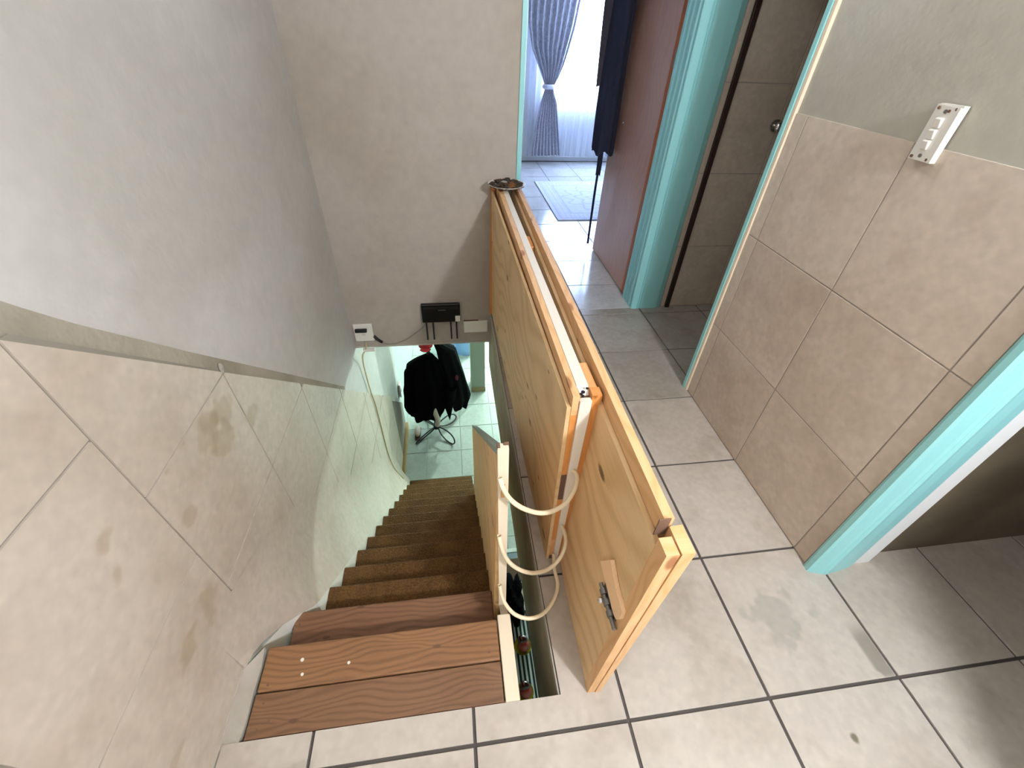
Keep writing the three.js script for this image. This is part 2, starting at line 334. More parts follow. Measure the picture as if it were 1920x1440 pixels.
// mint door frames
const extrudeY = (pts, y0, y1) => prism(pts, y1 - y0, (u, v, w) => [u, y0 + w, v], 'y');
struct('trim_3', extrudeY([[0.430, ZE + 0.012], [0.457, ZE + 0.012], [0.462, ZE - 0.01], [0.462, -3.055], [0.430, -3.055]], 0, 2.1), M.mint);
struct('trim_4', extrudeY([[1.402, -3.075], [1.402, -3.045], [1.414, -3.040], [1.414, -3.022], [1.402, -3.017], [1.402, -2.985], [1.414, -2.980], [1.414, -2.962], [1.402, -2.957], [1.402, -2.920], [1.412, -2.915], [1.412, -2.900], [1.404, -2.895], [1.404, -2.880], [1.411, -2.872], [1.448, -2.870], [1.451, -2.877], [1.455, -2.877], [1.458, -2.868], [1.466, -2.868], [1.469, -2.877], [1.473, -2.877], [1.476, -2.870], [1.560, -2.870], [1.615, -2.874], [1.655, -2.890], [1.655, -2.91], [1.47, -2.91], [1.47, -3.075]], 0, 2.15), M.mint);
struct('trim_5', box(0.44, 2.1, -3.055, 1.47, 2.16, ZE + 0.012), M.mint);
// bathroom: tiled wall, dark strip
const bathWall = struct('wall_bathroom', box(1.656, 0, -2.906, 3.36, CEIL, -2.8885), M.groutPale);
{
  const g = 0.005;
  for (const [x0, x1] of [[1.66, 1.694], [1.732, 2.10], [2.10, 2.60], [2.60, 3.1]]) for (let j = 0; j < 6; j++) {
    const y0 = j * 0.5 + 0.005; if (y0 > 2.5) continue;
    part('tile', rbox(x0 + g / 2, y0 + g / 2, -2.896, x1 - g / 2, Math.min(y0 + 0.5 - g / 2, 2.58), -2.886 + rr(0, 0.001), 0.0015, 'x', 0.3, 0.2), M.bathTile, bathWall);
  }
}
struct('trim_6', rbox(1.696, 0.0, -2.896, 1.730, 2.5, -2.872, 0.004), M.brownTrim);
struct('wall_bathroom', box(3.3, -0.01, -2.9, 3.42, CEIL, -1.85), M.bathTile);
// right wall with tiled dado
const wallRight = struct('wall_right', box(XR + 0.005, -0.01, -1.858, 1.69, CEIL + 0.05, -0.722), M.plasterGrey);
{
  const zj = [-1.857, -1.785, -1.290, -0.797, -0.724], yj = [0.004, 0.495, 0.989, 1.484], g = 0.005;
  for (let a = 0; a < 4; a++) for (let b = 0; b < 3; b++)
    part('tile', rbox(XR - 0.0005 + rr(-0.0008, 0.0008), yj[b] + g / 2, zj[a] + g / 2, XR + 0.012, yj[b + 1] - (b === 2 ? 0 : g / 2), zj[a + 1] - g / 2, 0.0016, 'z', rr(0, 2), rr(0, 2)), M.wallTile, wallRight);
  part('grout', box(XR + 0.0022, 0, -1.857, XR + 0.011, 1.482, -0.724), M.groutPale, wallRight);
}
struct('wall_right', box(XR + 0.010, 2.12, -0.722, 1.69, CEIL + 0.05, 0.3), M.plasterGrey);
struct('wall_right', box(XR + 0.010, -0.01, 0.30, 1.69, CEIL + 0.05, 3.1), M.plasterGrey);
struct('wall_right', box(XR + 0.010, 2.12, -2.9, 1.69, CEIL + 0.05, -1.858), M.plasterGrey);
struct('trim_7', rbox(1.405, 0.0, -1.880, 1.55, 2.12, -1.858, 0.004), M.cream);
struct('trim_8', rbox(1.402, 0.0, -1.908, 1.60, 2.12, -1.880, 0.004), M.mint);
struct('trim_9', extrudeY([[1.408, -0.722], [1.402, -0.712], [1.402, -0.694], [1.412, -0.686], [1.444, -0.678], [1.452, -0.672], [1.462, -0.676], [1.470, -0.668], [1.486, -0.672], [1.540, -0.678], [1.604, -0.690], [1.604, -0.722]], 0, 2.12), M.mint);
struct('wall_side', box(1.600, -0.01, -0.727, 1.70, CEIL, -0.700), M.whiteWall);
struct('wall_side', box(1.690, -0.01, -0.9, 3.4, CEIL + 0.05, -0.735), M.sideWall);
struct('wall_side', box(1.690, -0.01, -1.90, 3.4, CEIL + 0.05, -1.78), M.bathTile);
struct('wall_side', box(3.35, -0.01, -0.9, 3.5, CEIL + 0.05, 3.1), M.concrete);
struct('wall_back', mergeGeometries([box(XL - 0.2, -0.31, 3.0, 0.15, CEIL + 0.05, 3.2), box(0.95, -0.31, 3.0, 3.5, CEIL + 0.05, 3.2), box(0.15, -0.31, 3.0, 0.95, 0.95, 3.2), box(0.15, 2.35, 3.0, 0.95, CEIL + 0.05, 3.2)]), M.plaster);
{
  const w = structGroup('added_window_3');  // unseen window added to carry the fill light
  part('window_frame', mergeGeometries([rbox(0.15, 0.95, 3.08, 0.95, 1.0, 3.14), rbox(0.15, 2.3, 3.08, 0.95, 2.35, 3.14), rbox(0.15, 0.95, 3.08, 0.20, 2.35, 3.14), rbox(0.90, 0.95, 3.08, 0.95, 2.35, 3.14)]), M.white, w);
  part('pane', box(0.18, 0.98, 3.106, 0.92, 2.32, 3.110), M.glass, w);
}
struct('ceiling', box(XL - 0.25, CEIL, -3.05, 3.5, CEIL + 0.12, 3.2), M.white);
// bedroom shell
struct('ceiling', box(-1.75, CEIL, -8.0, 3.5, CEIL + 0.12, -3.04), M.white);
struct('wall_bedroom', box(-1.75, -0.2, -8.0, -1.6, CEIL, -3.05), M.whiteWall);
struct('wall_bedroom', box(3.2, -0.2, -8.0, 3.4, CEIL, -3.05), M.whiteWall);
struct('wall_bedroom', box(-1.7, -0.2, -3.05, XL - 0.01, CEIL, -2.95), M.whiteWall);
const WX0 = 1.55, WX1 = 3.1, WY0 = 0.92, WY1 = 2.3;
struct('wall_bedroom', mergeGeometries([box(-1.7, -0.2, -7.92, WX0, CEIL, -7.74), box(WX1, -0.2, -7.92, 3.3, CEIL, -7.74), box(WX0, -0.2, -7.92, WX1, WY0, -7.74), box(WX0, WY1, -7.92, WX1, CEIL, -7.74)]), M.whiteWall);
struct('baseboard_bedroom', rbox(-1.6, 0, -7.74, 3.2, 0.075, -7.722, 0.004), std({ color: 0xc9c9c9, roughness: 0.6 }));
struct('trim_10', box(-1.6, 0.0, -7.722, 3.2, 0.012, -7.712), std({ color: 0x54534f, roughness: 0.8 }));
{
  const w = structGroup('window_1');
  part('window_frame', mergeGeometries([rbox(WX0, WY0, -7.86, WX1, WY0 + 0.05, -7.80), rbox(WX0, WY1 - 0.05, -7.86, WX1, WY1, -7.80), rbox(WX0, WY0, -7.86, WX0 + 0.05, WY1, -7.80), rbox(WX1 - 0.05, WY0, -7.86, WX1, WY1, -7.80)]), M.white, w);
  part('pane', box(WX0 + 0.04, WY0 + 0.04, -7.834, WX1 - 0.04, WY1 - 0.04, -7.830), M.glass, w);
}
// lower room shell
const floorLow = struct('floor', box(-2.6, LOW - 0.15, -8.4, 3.2, LOW - 0.006, -0.3), std({ color: 0xa9b3ad, roughness: 0.9 }));
layTiles(floorLow, XL, 2.2, -7.6, -0.9, LOW, M.lowTile, 0.008, 0.008, 0.46, 0.45, -0.03, -0.78);
struct('ceiling', box(-2.6, -0.21, -8.4, 3.4, -0.19, -3.05), M.white);
struct('wall_lower', box(-2.75, LOW, -8.4, -2.6, -0.2, -4.3), M.tealWall);
struct('wall_lower', box(-2.7, LOW, -4.45, XL - 0.19, -0.2, -4.3), M.whiteWall);
struct('wall_lower', box(3.0, LOW - 0.1, -8.4, 3.15, -0.2, -0.3), M.whiteWall);
struct('wall_lower', box(XL - 0.1, LOW - 0.1, -0.42, 3.1, -0.29, -0.30), M.concrete);
struct('wall_lower', mergeGeometries([box(-2.7, LOW - 0.1, -8.4, 0.4, -0.2, -8.2), box(2.0, LOW - 0.1, -8.4, 3.1, -0.2, -8.2), box(0.4, LOW - 0.1, -8.4, 2.0, -1.8, -8.2), box(0.4, -0.6, -8.4, 2.0, -0.2, -8.2)]), M.tealWall);
{
  const w = structGroup('window_2');
  part('window_frame', mergeGeometries([rbox(0.4, -1.8, -8.34, 2.0, -1.75, -8.28), rbox(0.4, -0.65, -8.34, 2.0, -0.6, -8.28), rbox(0.4, -1.8, -8.34, 0.45, -0.6, -8.28), rbox(1.95, -1.8, -8.34, 2.0, -0.6, -8.28), rbox(1.18, -1.8, -8.34, 1.22, -0.6, -8.28)]), M.white, w);
  part('pane', box(0.43, -1.77, -8.312, 1.97, -0.63, -8.308), M.glass, w);
}
{
  const c = struct('wall_column', rbox(0.185, LOW, -5.38, 0.40, -0.2, -5.13, 0.006), std({ color: 0x9aa291, roughness: 0.8 }));
  part('baseboard', rbox(0.180, LOW, -5.39, 0.405, LOW + 0.09, -5.12, 0.004), std({ color: 0x9b8a66, roughness: 0.7 }), c);
}
struct('baseboard_left', rbox(XL, LOW, -4.44, XL + 0.03, LOW + 0.10, -3.56, 0.004), std({ color: 0x9a7a48, roughness: 0.7 }));

// ------------------------------------------------------------------ staircase
const NOSE = [[0, -0.657], [-0.183, -0.848], [-0.355, -1.030], [-0.535, -1.218], [-0.735, -1.427], [-0.925, -1.626], [-1.125, -1.836], [-1.325, -2.045], [-1.515, -2.244], [-1.725, -2.464], [-1.945, -2.694], [-2.15, -2.909], [-2.35, -3.118], [-2.55, -3.328]];
{
  const st = thing('staircase', 'steep brown staircase with bare plank top steps and carpeted lower treads', 'staircase');
  const SX0 = -0.722, SX1 = 0.088;
  // two boards level with the landing and the first bare tread
  part('plank', rbox(SX0, -0.030, -0.518, SX1, -0.004, -0.398, 0.003, 'x', 0.1, 0.05), std({ map: T.tread, color: 0xe2dad2, roughness: 0.55 }), st);
  part('plank', rbox(SX0 + 0.002, -0.030, -0.657, SX1, -0.001, -0.522, 0.006, 'x', 0.45, 0.21), std({ map: T.tread, color: 0xfff2de, roughness: 0.55 }), st);
  part('plank', rbox(SX0, -0.211, -0.848, SX1, -0.183, -0.63, 0.006, 'x', 0.78, 0.12), std({ map: T.tread, color: 0xf0e2de, roughness: 0.55 }), st);
  for (const [x, y, z] of [[-0.69, -0.004, -0.42], [-0.69, -0.004, -0.49], [-0.66, -0.004, -0.44], [-0.69, -0.001, -0.54], [0.05, -0.001, -0.55], [0.055, -0.004, -0.45], [-0.70, -0.183, -0.80], [-0.70, -0.183, -0.73], [0.06, -0.183, -0.72]])
    part('nail', cyl(0.004, 0.004, 0.003, [x, y, z], 10), M.darkWood, st);
  for (const [x, z, r] of [[-0.595, -0.603, 0.006], [-0.585, -0.558, 0.005], [-0.435, -0.575, 0.005]]) part('paint_spot', cyl(r, r, 0.002, [x, -0.0005, z], 12), M.plugWhite, st);
  part('threshold_strip', rbox(-0.44, -0.03, -0.402, 0.10, -0.007, -0.392, 0.002), std({ color: 0x6d3a2a, roughness: 0.7 }), st);
  part('riser', box(SX0 + 0.02, -0.19, -0.645, SX1, -0.03, -0.625, 'x'), M.tread, st);
  part('riser', box(SX0 + 0.06, -0.36, -0.835, SX1, -0.21, -0.815, 'x'), M.tread, st);
  for (let i = 2; i < NOSE.length; i++) {
    const [y, z] = NOSE[i], [yp, zp] = NOSE[i - 1], yn = i + 1 < NOSE.length ? NOSE[i + 1][0] : LOW, bk = zp + 0.03, r = 0.014;
    const prof = [[bk, y]]; for (let a = 0; a <= 6; a++) { const t = Math.PI / 2 * (a / 6); prof.push([z + r - r * Math.sin(t), y - r + r * Math.cos(t)]); }
    prof.push([z, y - 0.030], [z + 0.014, y - 0.036], [z + 0.022, yn], [z + 0.05, yn], [z + 0.05, y - 0.05], [bk, y - 0.05]);
    const tr = part('tread', prism(prof, 0.750, (u, v, w) => [-0.662 + w, v, u], 'x', rr(0, 1), rr(0, 1)), M.carpet, st);
    tr.userData.label = 'carpeted dark brown tread';
  }
  // string boards
  // string board with a smooth cove of wall tile running down onto it
  const nz = (z) => Math.min(-0.955 * (-z - 0.657), -0.004), inner = (z) => z > -0.78 ? mix(XL + 0.003, -0.737, cl((-0.60 - z) / 0.18)) : mix(-0.737, -0.664, sm(-0.78, -0.90, z));
  const NZ = 60, NT = 14, cp = [], ci = [], face = [];
  for (let i = 0; i <= NZ; i++) for (let k = 0; k <= NT; k++) {
    const z = mix(-0.60, -3.36, i / NZ), t = k / NT, h = mix(0.25, 0.55, cl((-0.60 - z) / 0.5));
    cp.push(XL + 0.001 + (inner(z) - XL) * Math.pow(1 - t, 2), nz(z) + h * t, z);
    if (i < NZ && k < NT) { const a = i * (NT + 1) + k, b = a + NT + 1; ci.push(a, a + 1, b, b, a + 1, b + 1); }
  }
  const cg = new THREE.BufferGeometry(); cg.setAttribute('position', new THREE.Float32BufferAttribute(cp, 3)); cg.setIndex(ci); cg.computeVertexNormals();
  const zs = [-0.62, -0.78, -0.84, -0.90, -1.3, -2.0, -2.7, -3.36];
  for (let i = 0; i + 1 < zs.length; i++) {
    const a = zs[i], b = zs[i + 1], lo = (z) => Math.max(nz(z) - 0.42, LOW), ia = inner(a), ib = inner(b);
    face.push(hex([[XL + 0.001, lo(a), a], [ia, lo(a), a], [ib, lo(b), b], [XL + 0.001, lo(b), b]], [[XL + 0.001, nz(a) - 0.001, a], [ia, nz(a) - 0.001, a], [ib, nz(b) - 0.001, b], [XL + 0.001, nz(b) - 0.001, b]], 'z'));
  }
  part('stringer', mergeGeometries(face), M.stringer, st);
  part('skirting', uvm(cg, 'z'), M.leftTile, st);
  part('plaster_fill', prism([[XL, -0.382], [-0.735, -0.384], [-0.728, -0.44], [-0.731, -0.52], [-0.728, -0.60], [-0.735, -0.66], [XL, -0.60]], 0.03, (u, v, w) => [u, -0.033 + w, v]), M.smear, st);
  part('stringer', rbox(0.092, -0.30, -0.672, 0.141, 0, ZS, 0.004, 'z'), M.cream, st);
  const chk = [[-0.674, -0.06], [-0.74, -0.12], [-3.35, -2.6], [-3.35, LOW], [-3.0, LOW], [-0.674, -0.45]];
  part('stringer', prism(chk, 0.030, (u, v, w) => [0.111 + w, v, u], 'z'), M.cream, st);
}

// ------------------------------------------------------------------ low panel along the flight, with its cream end post
{
  const b = thing('stair_side_panel', 'thin wooden side panel sloping down beside the carpeted stair treads', 'panel', [0.1, -0.3, -0.72]);
  b.position.set(0, 0, 0);
  part('plywood_panel', prism([[-0.735, 0.845], [-2.6, -0.945], [-2.6, -2.2], [-0.735, -0.30]], 0.018, (u, v, w) => [0.0885 + 0.014 * 0 + w, v, u], 'z', 0.2, 0.1), M.plyPale, b);
  part('top_strip', hex([[0.087, 0.845, -0.735], [0.112, 0.845, -0.735], [0.112, -0.945, -2.6], [0.087, -0.945, -2.6]], [[0.087, 0.868, -0.735], [0.112, 0.868, -0.735], [0.112, -0.922, -2.6], [0.087, -0.922, -2.6]], 'z'), std({ color: 0x8f9b90, roughness: 0.7 }), b);
  part('post', stick([0.104, 0.132], [0.087, 0.116], -0.03, 0.886, -0.738, -0.718), M.cream, b);
  for (const [x0, x1, z0, z1] of [[0.086, 0.094, -0.736, -0.722], [0.103, 0.117, -0.737, -0.730]]) part('splinter', rbox(x0, 0.878, z0, x1, 0.893, z1, 0.002), M.darkWood, b);
  part('stain', rbox(0.098, 0.68, -0.7185, 0.110, 0.74, -0.7165, 0.0008), std({ color: 0xc79a5c, roughness: 0.8 }), b);
}

// ------------------------------------------------------------------ barrier of two plywood skins
{
  const b = thing('stair_barrier', 'long double plywood barrier with pine studs beside the stair opening', 'barrier');
  const ZP = -0.868, ZB = -2.878;
  // skin facing the stairs
  const lp = part('plywood_panel', hex([[0.319, 0.0, ZP - 0.001], [0.3325, 0.0, ZP - 0.001], [0.293, 0.0, ZB], [0.281, 0.0, ZB]], [[0.304, 0.872, ZP - 0.001], [0.3165, 0.872, ZP - 0.001], [0.284, 0.905, ZB], [0.272, 0.905, ZB]], 'z', 0.3, 0.4), M.ply, b);
  lp.userData.label = 'plywood skin facing the stairs';
  part('edge_strip', stick([0.262, 0.290], [0.268, 0.296], 0.0, 0.93, ZB - 0.004, ZB + 0.010), M.pineOrange, b);
  // left stud along the top and its post in pieces
  part('rail', hex([[0.318, 0.84, ZP], [0.338, 0.84, ZP], [0.325, 0.84, ZB], [0.300, 0.84, ZB]], [[0.317, 0.914, ZP], [0.337, 0.914, ZP], [0.327, 0.945, ZB], [0.303, 0.945, ZB]], 'z', 0.1, 0.2), M.pine, b);
  const seg = [[0.56, 0.914, M.pineOrange, 0.325], [0.42, 0.56, M.darkWood, 0.0], [0.26, 0.42, M.pineOrange, 0], [0.15, 0.26, M.pineOrange, 0.0], [0.03, 0.15, M.pinePale, 0], [-0.003, 0.03, M.darkWood, 0]];
  for (const [y0, y1, m] of seg) { const xl = (y) => mix(0.330, 0.317, y / 0.914), xr = (y) => mix(0.3455, 0.3385, y / 0.914); part('stud', stick([xl(y0), xr(y0)], [xl(y1), xr(y1)], y0, y1, -0.906, ZP - 0.0005, 'y', rr(0, 1), rr(0, 1)), m, b); }
  part('stud', stick([0.366, 0.404], [0.375, 0.404], 0, 0.912, -0.906, ZP - 0.0005, 'y', 0.2, 0.6), M.pineOrange, b);
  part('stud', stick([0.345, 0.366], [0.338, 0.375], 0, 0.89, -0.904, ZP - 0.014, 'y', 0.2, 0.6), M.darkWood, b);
  const bl = part('block', rbox(0.376, 0.82, -1.035, 0.403, 0.905, -0.907, 0.003, 'z', 0.4, 0.1), M.pinePale, b); bl.userData.label = 'pale wooden spacer block';
  part('block', rbox(0.366, 0.78, -2.12, 0.398, 0.895, -1.98, 0.003, 'z', 0.4, 0.1), M.pineOrange, b);
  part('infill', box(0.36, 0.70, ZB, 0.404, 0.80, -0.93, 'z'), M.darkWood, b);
  // skin facing the landing
  const rp = part('plywood_panel', hex([[0.369, 0.0, -0.400], [0.385, 0.0, -0.400], [0.405, 0.0, ZB], [0.392, 0.0, ZB]], [[0.396, 0.868, -0.400], [0.410, 0.868, -0.400], [0.419, 0.915, ZB], [0.405, 0.915, ZB]], 'z', 0.1, 0.75), M.ply, b);
  rp.userData.label = 'taller plywood skin beside the tiled corridor';
  part('rail', hex([[0.411, 0.80, -0.455], [0.432, 0.80, -0.455], [0.447, 0.83, ZB], [0.420, 0.83, ZB]], [[0.411, 0.928, -0.455], [0.434, 0.928, -0.455], [0.450, 0.945, ZB], [0.422, 0.945, ZB]], 'z', 0.5, 0.1), M.pine, b);
  part('rail_end', rbox(0.399, 0.872, -0.4557, 0.426, 0.9295, -0.4525, 0.001), M.darkWood, b);
  part('batten', hex([[0.368, 0.0, -0.389], [0.392, 0.0, -0.389], [0.392, 0.0, -0.42], [0.368, 0.0, -0.42]], [[0.395, 0.90, -0.389], [0.425, 0.90, -0.389], [0.425, 0.90, -0.43], [0.395, 0.90, -0.43]], 'y', 0.1, 0.1), M.pine, b);
  part('batten', hex([[0.394, 0.0, -0.387], [0.412, 0.0, -0.387], [0.412, 0.0, -0.42], [0.394, 0.0, -0.42]], [[0.4265, 0.905, -0.386], [0.456, 0.905, -0.386], [0.456, 0.905, -0.452], [0.4265, 0.905, -0.450]], 'y', 0.35, 0.2), M.pine, b);
  // white conduit along the top and down the post
  part('conduit', hex([[0.339, 0.86, ZP + 0.002], [0.374, 0.86, ZP + 0.002], [0.358, 0.86, ZB], [0.328, 0.86, ZB]], [[0.339, 0.913, ZP - 0.05], [0.374, 0.913, ZP - 0.05], [0.358, 0.945, ZB], [0.328, 0.945, ZB]], 'z'), M.plasticWhite, b);
  part('conduit', stick([0.346, 0.366], [0.339, 0.374], 0.0, 0.896, -0.880, ZP + 0.006), M.plasticWhite, b);
  for (const [x, z, r] of [[0.350, -0.885, 0.006], [0.366, -0.90, 0.004], [0.342, -0.876, 0.005], [0.345, -0.868, 0.005]]) part('screw_hole', cyl(r, r, 0.003, [x, 0.914, z], 10), M.black, b);
  // wooden latch strip with a barrel bolt on the landing skin
  const onSkin = (z, y, out) => [0.369 + 0.0311 * y - out, y, z];
  const L = [[-0.548, 0.610], [-0.520, 0.640], [-0.425, 0.615], [-0.412, 0.585], [-0.412, 0.545], [-0.425, 0.530], [-0.440, 0.540]];
  part('latch_strip', prism([[-0.572, 0.536], [-0.532, 0.617], [-0.47, 0.59], [-0.412, 0.585], [-0.408, 0.55], [-0.418, 0.522], [-0.436, 0.515]], 0.012, (u, v, w) => onSkin(u, v, w), 'z', 0.2, 0.1), std({ color: 0xf6cfa2, roughness: 0.6 }), b);
  const bolt = part('bolt', rbox(0.378, 0.466, -0.522, 0.3855, 0.512, -0.428, 0.002), M.steel, b);
  for (const z of [-0.505, -0.475, -0.445]) part('bolt_loop', cyl(0.012, 0.012, 0.016, [0.374, 0.489, z], 18, Math.PI / 2), M.steel, bolt);
  part('bolt_rod', cyl(0.0065, 0.0065, 0.125, [0.372, 0.489, -0.468], 14, Math.PI / 2), M.steel, bolt);
  part('bolt_knob', ball(0.009, [0.360, 0.480, -0.488]), M.chrome, bolt);
}

// ------------------------------------------------------------------ three white hoops between panel and barrier
{
  const hoop = (label, pts) => single('plastic_hoop', label, 'hoop', tube(pts, 0.0072, 64, 12), M.hose, 'white plastic hoops tied across the gap');
  hoop('topmost white plastic hoop sagging between cream post and barrier', HOOP(0));
  hoop('middle white plastic hoop sagging between cream post and barrier', HOOP(1));
  hoop('lowest white plastic hoop sagging over the striped cloth below', HOOP(2));
}
function HOOP(k) {
  return [
    [[0.093, 0.778, -0.712], [0.098, 0.760, -0.700], [0.114, 0.718, -0.694], [0.140, 0.677, -0.692], [0.176, 0.638, -0.695], [0.220, 0.602, -0.705], [0.267, 0.578, -0.725], [0.310, 0.577, -0.750], [0.342, 0.585, -0.785], [0.360, 0.591, -0.820], [0.363, 0.592, -0.845], [0.357, 0.588, -0.860]],
    [[0.096, 0.489, -0.712], [0.101, 0.452, -0.700], [0.117, 0.383, -0.694], [0.147, 0.320, -0.692], [0.189, 0.267, -0.695], [0.231, 0.230, -0.705], [0.285, 0.209, -0.725], [0.328, 0.229, -0.750], [0.353, 0.252, -0.785], [0.361, 0.253, -0.820], [0.358, 0.261, -0.845], [0.354, 0.259, -0.860]],
    [[0.103, 0.160, -0.709], [0.108, 0.125, -0.689], [0.124, 0.085, -0.667], [0.149, 0.060, -0.646], [0.181, 0.050, -0.631], [0.213, 0.045, -0.627], [0.255, 0.040, -0.637], [0.296, 0.035, -0.669], [0.331, 0.030, -0.720], [0.341, 0.030, -0.757], [0.338, 0.035, -0.800], [0.345, 0.050, -0.860]],
  ][k];
}

// ------------------------------------------------------------------ things on the walls
{
  const s = thing('switch_panel', 'loose white three-gang switch box on right wall at tile edge', 'light switch', [XR, 1.515, -1.225]);
  const q = (z, y, out) => [-out, y - 1.515, z + 1.225];
  part('back_box', hex([q(-1.258, 1.446, 0), q(-1.196, 1.446, 0), q(-1.196, 1.446, 0.018), q(-1.258, 1.446, 0.018)], [q(-1.262, 1.588, 0), q(-1.192, 1.588, 0), q(-1.192, 1.588, 0.018), q(-1.262, 1.588, 0.018)]), M.plugWhite, s);
  part('cover', hex([q(-1.262, 1.448, 0.018), q(-1.185, 1.452, 0.026), q(-1.182, 1.452, 0.036), q(-1.262, 1.448, 0.028)], [q(-1.262, 1.586, 0.018), q(-1.186, 1.584, 0.026), q(-1.184, 1.584, 0.036), q(-1.262, 1.586, 0.028)]), M.plugWhite, s);
  for (const y of [1.49, 1.517, 1.545]) { const g = rbox(-0.006, -0.012, -0.011, 0.006, 0.012, 0.011, 0.003); g.rotateZ(0.25); g.translate(-0.034, y - 1.515, 0); part('rocker', g, M.plugWhite, s); }
  for (const y of [1.462, 1.572]) part('screw', cyl(0.005, 0.005, 0.004, [-0.033, y - 1.515, 0.002], 12, 0, Math.PI / 2), M.steel, s);
  for (const [y, z] of [[1.578, -0.025], [1.580, 0.03], [1.574, 0.012], [1.456, -0.026], [1.456, 0.028]]) part('clip_hole', cyl(0.004, 0.004, 0.004, [-0.031 - 0.002 * (z > 0), y - 1.515, z], 10, 0, Math.PI / 2), M.darkWood, s);
}
{
  const r = thing('router', 'black box with four antennas mounted on grey end wall', 'router', [-0.108, 0.028, ZE]);
  part('case', rbox(-0.145, -0.076, 0.002, 0.145, 0.078, 0.034, 0.006), M.black, r);
  part('front_ridge', rbox(-0.125, 0.038, 0.032, 0.125, 0.055, 0.037, 0.002), std({ color: 0x1a1a1c, roughness: 0.3 }), r);
  part('logo_strip', rbox(-0.02, 0.026, 0.033, 0.035, 0.033, 0.0355, 0.001), std({ color: 0x55585c, roughness: 0.4 }), r);
  for (const x of [-0.118, -0.068, 0.068, 0.112]) part('antenna', rbox(x - 0.006, -0.242, 0.010, x + 0.006, -0.070, 0.022, 0.004), std({ color: 0x232428, roughness: 0.4 }), r);
  part('sticker', rbox(0.105, -0.072, 0.0335, 0.142, -0.022, 0.0352, 0.0006), M.plugWhite, r);
}
{
  const o = thing('power_outlet', 'square white wall outlet with black plug in the end wall corner', 'outlet', [-0.705, -0.128, ZE]);
  part('plate', rbox(-0.070, -0.074, 0, 0.070, 0.076, 0.016, 0.005), M.plugWhite, o);
  part('plug', rbox(-0.058, 0.016, 0.012, 0.030, 0.042, 0.040, 0.006), M.black, o);
  part('rocker', rbox(-0.012, -0.020, 0.014, 0.012, -0.002, 0.020, 0.003), std({ color: 0xd8d4cc, roughness: 0.5 }), o);
  const a = thing('power_outlet', 'wide white blank plate on end wall right of the antennas', 'outlet', [0.154, -0.112, ZE]);
  part('plate', rbox(-0.094, -0.052, 0, 0.094, 0.050, 0.014, 0.005), M.plugWhite, a);
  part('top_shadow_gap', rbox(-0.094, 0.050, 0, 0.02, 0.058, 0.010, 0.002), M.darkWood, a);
  const pl = thing('plug_adapter', 'small white plug with long pale cord hanging down the left wall', 'plug', [-0.69, -0.282, ZE + 0.02]);
  part('body', rbox(-0.045, -0.012, -0.010, 0.045, 0.014, 0.012, 0.006), M.plugWhite, pl);
  const tp = thing('cord_connector', 'stubby black connector with thin grey cord looping to the antenna box', 'connector', [-0.61, -0.19, ZE + 0.012]);
  const tg = tube([[-0.025, 0.03, 0], [0, 0, 0.006], [0.03, -0.028, 0.004]], 0.011, 16, 10); part('body', tg, M.black, tp);
  part('cord', tube([[-0.585, -0.218, -2.872], [-0.55, -0.232, -2.870], [-0.49, -0.236, -2.868], [-0.40, -0.205, -2.868], [-0.32, -0.15, -2.868], [-0.262, -0.105, -2.868], [-0.235, -0.065, -2.872]], 0.0045, 40, 8).translate(0.61, 0.19, -ZE - 0.012), std({ color: 0x8f8c80, roughness: 0.6 }), tp);
  part('cord', tube([[-0.70, -0.20, -2.862], [-0.712, -0.27, -2.860], [-0.745, -0.32, -2.864], [-0.768, -0.44, -2.90], [-0.774, -0.60, -2.925], [-0.776, -0.78, -2.955], [-0.775, -0.95, -3.0], [-0.776, -1.3, -3.035], [-0.775, -1.72, -3.062], [-0.765, -1.88, -3.072], [-0.742, -2.02, -3.08], [-0.68, -2.20, -3.09]], 0.006, 80, 8).translate(0.69, 0.282, -ZE - 0.02), std({ color: 0xc9bb95, roughness: 0.6 }), pl);
}
{
  const d = thing('saucer', 'white saucer full of dark burnt debris on barrier end', 'saucer', [0.355, 0.950, -2.765]);
  const prof = [[0.0, 0.0], [0.05, 0.0], [0.09, 0.012], [0.112, 0.022], [0.115, 0.026], [0.108, 0.024], [0.085, 0.016], [0.045, 0.006], [0, 0.006]].map((p) => new THREE.Vector2(...p));
  part('dish', new THREE.LatheGeometry(prof, 48), phys({ color: 0xe6dfd4, roughness: 0.3 }), d);
  const mk = (c, n, rmax) => { const a = []; for (let i = 0; i < n; i++) { const g = new THREE.IcosahedronGeometry(rr(0.010, 0.024), 0); g.scale(1, 0.4, 1.3); g.rotateY(rr(0, 3)); const t = rr(0, 6.28), r = rmax * Math.sqrt(rnd()); g.translate(r * Math.cos(t), 0.016 + rr(0, 0.014), r * Math.sin(t)); a.push(g); } return mergeGeometries(a); };
  const a1 = part('debris', mk(0, 70, 0.095), std({ color: 0x3a2c22, roughness: 0.95 }), d); a1.userData.kind = 'stuff';
  const a2 = part('debris', mk(0, 12, 0.07), std({ color: 0x7a4a1e, roughness: 0.9 }), d); a2.userData.kind = 'stuff'; a2.userData.label = 'rust brown debris';
  const a3 = part('foil', mk(0, 4, 0.06), std({ color: 0xb9b9b9, metalness: 0.7, roughness: 0.4 }), d); a3.userData.kind = 'stuff';
}
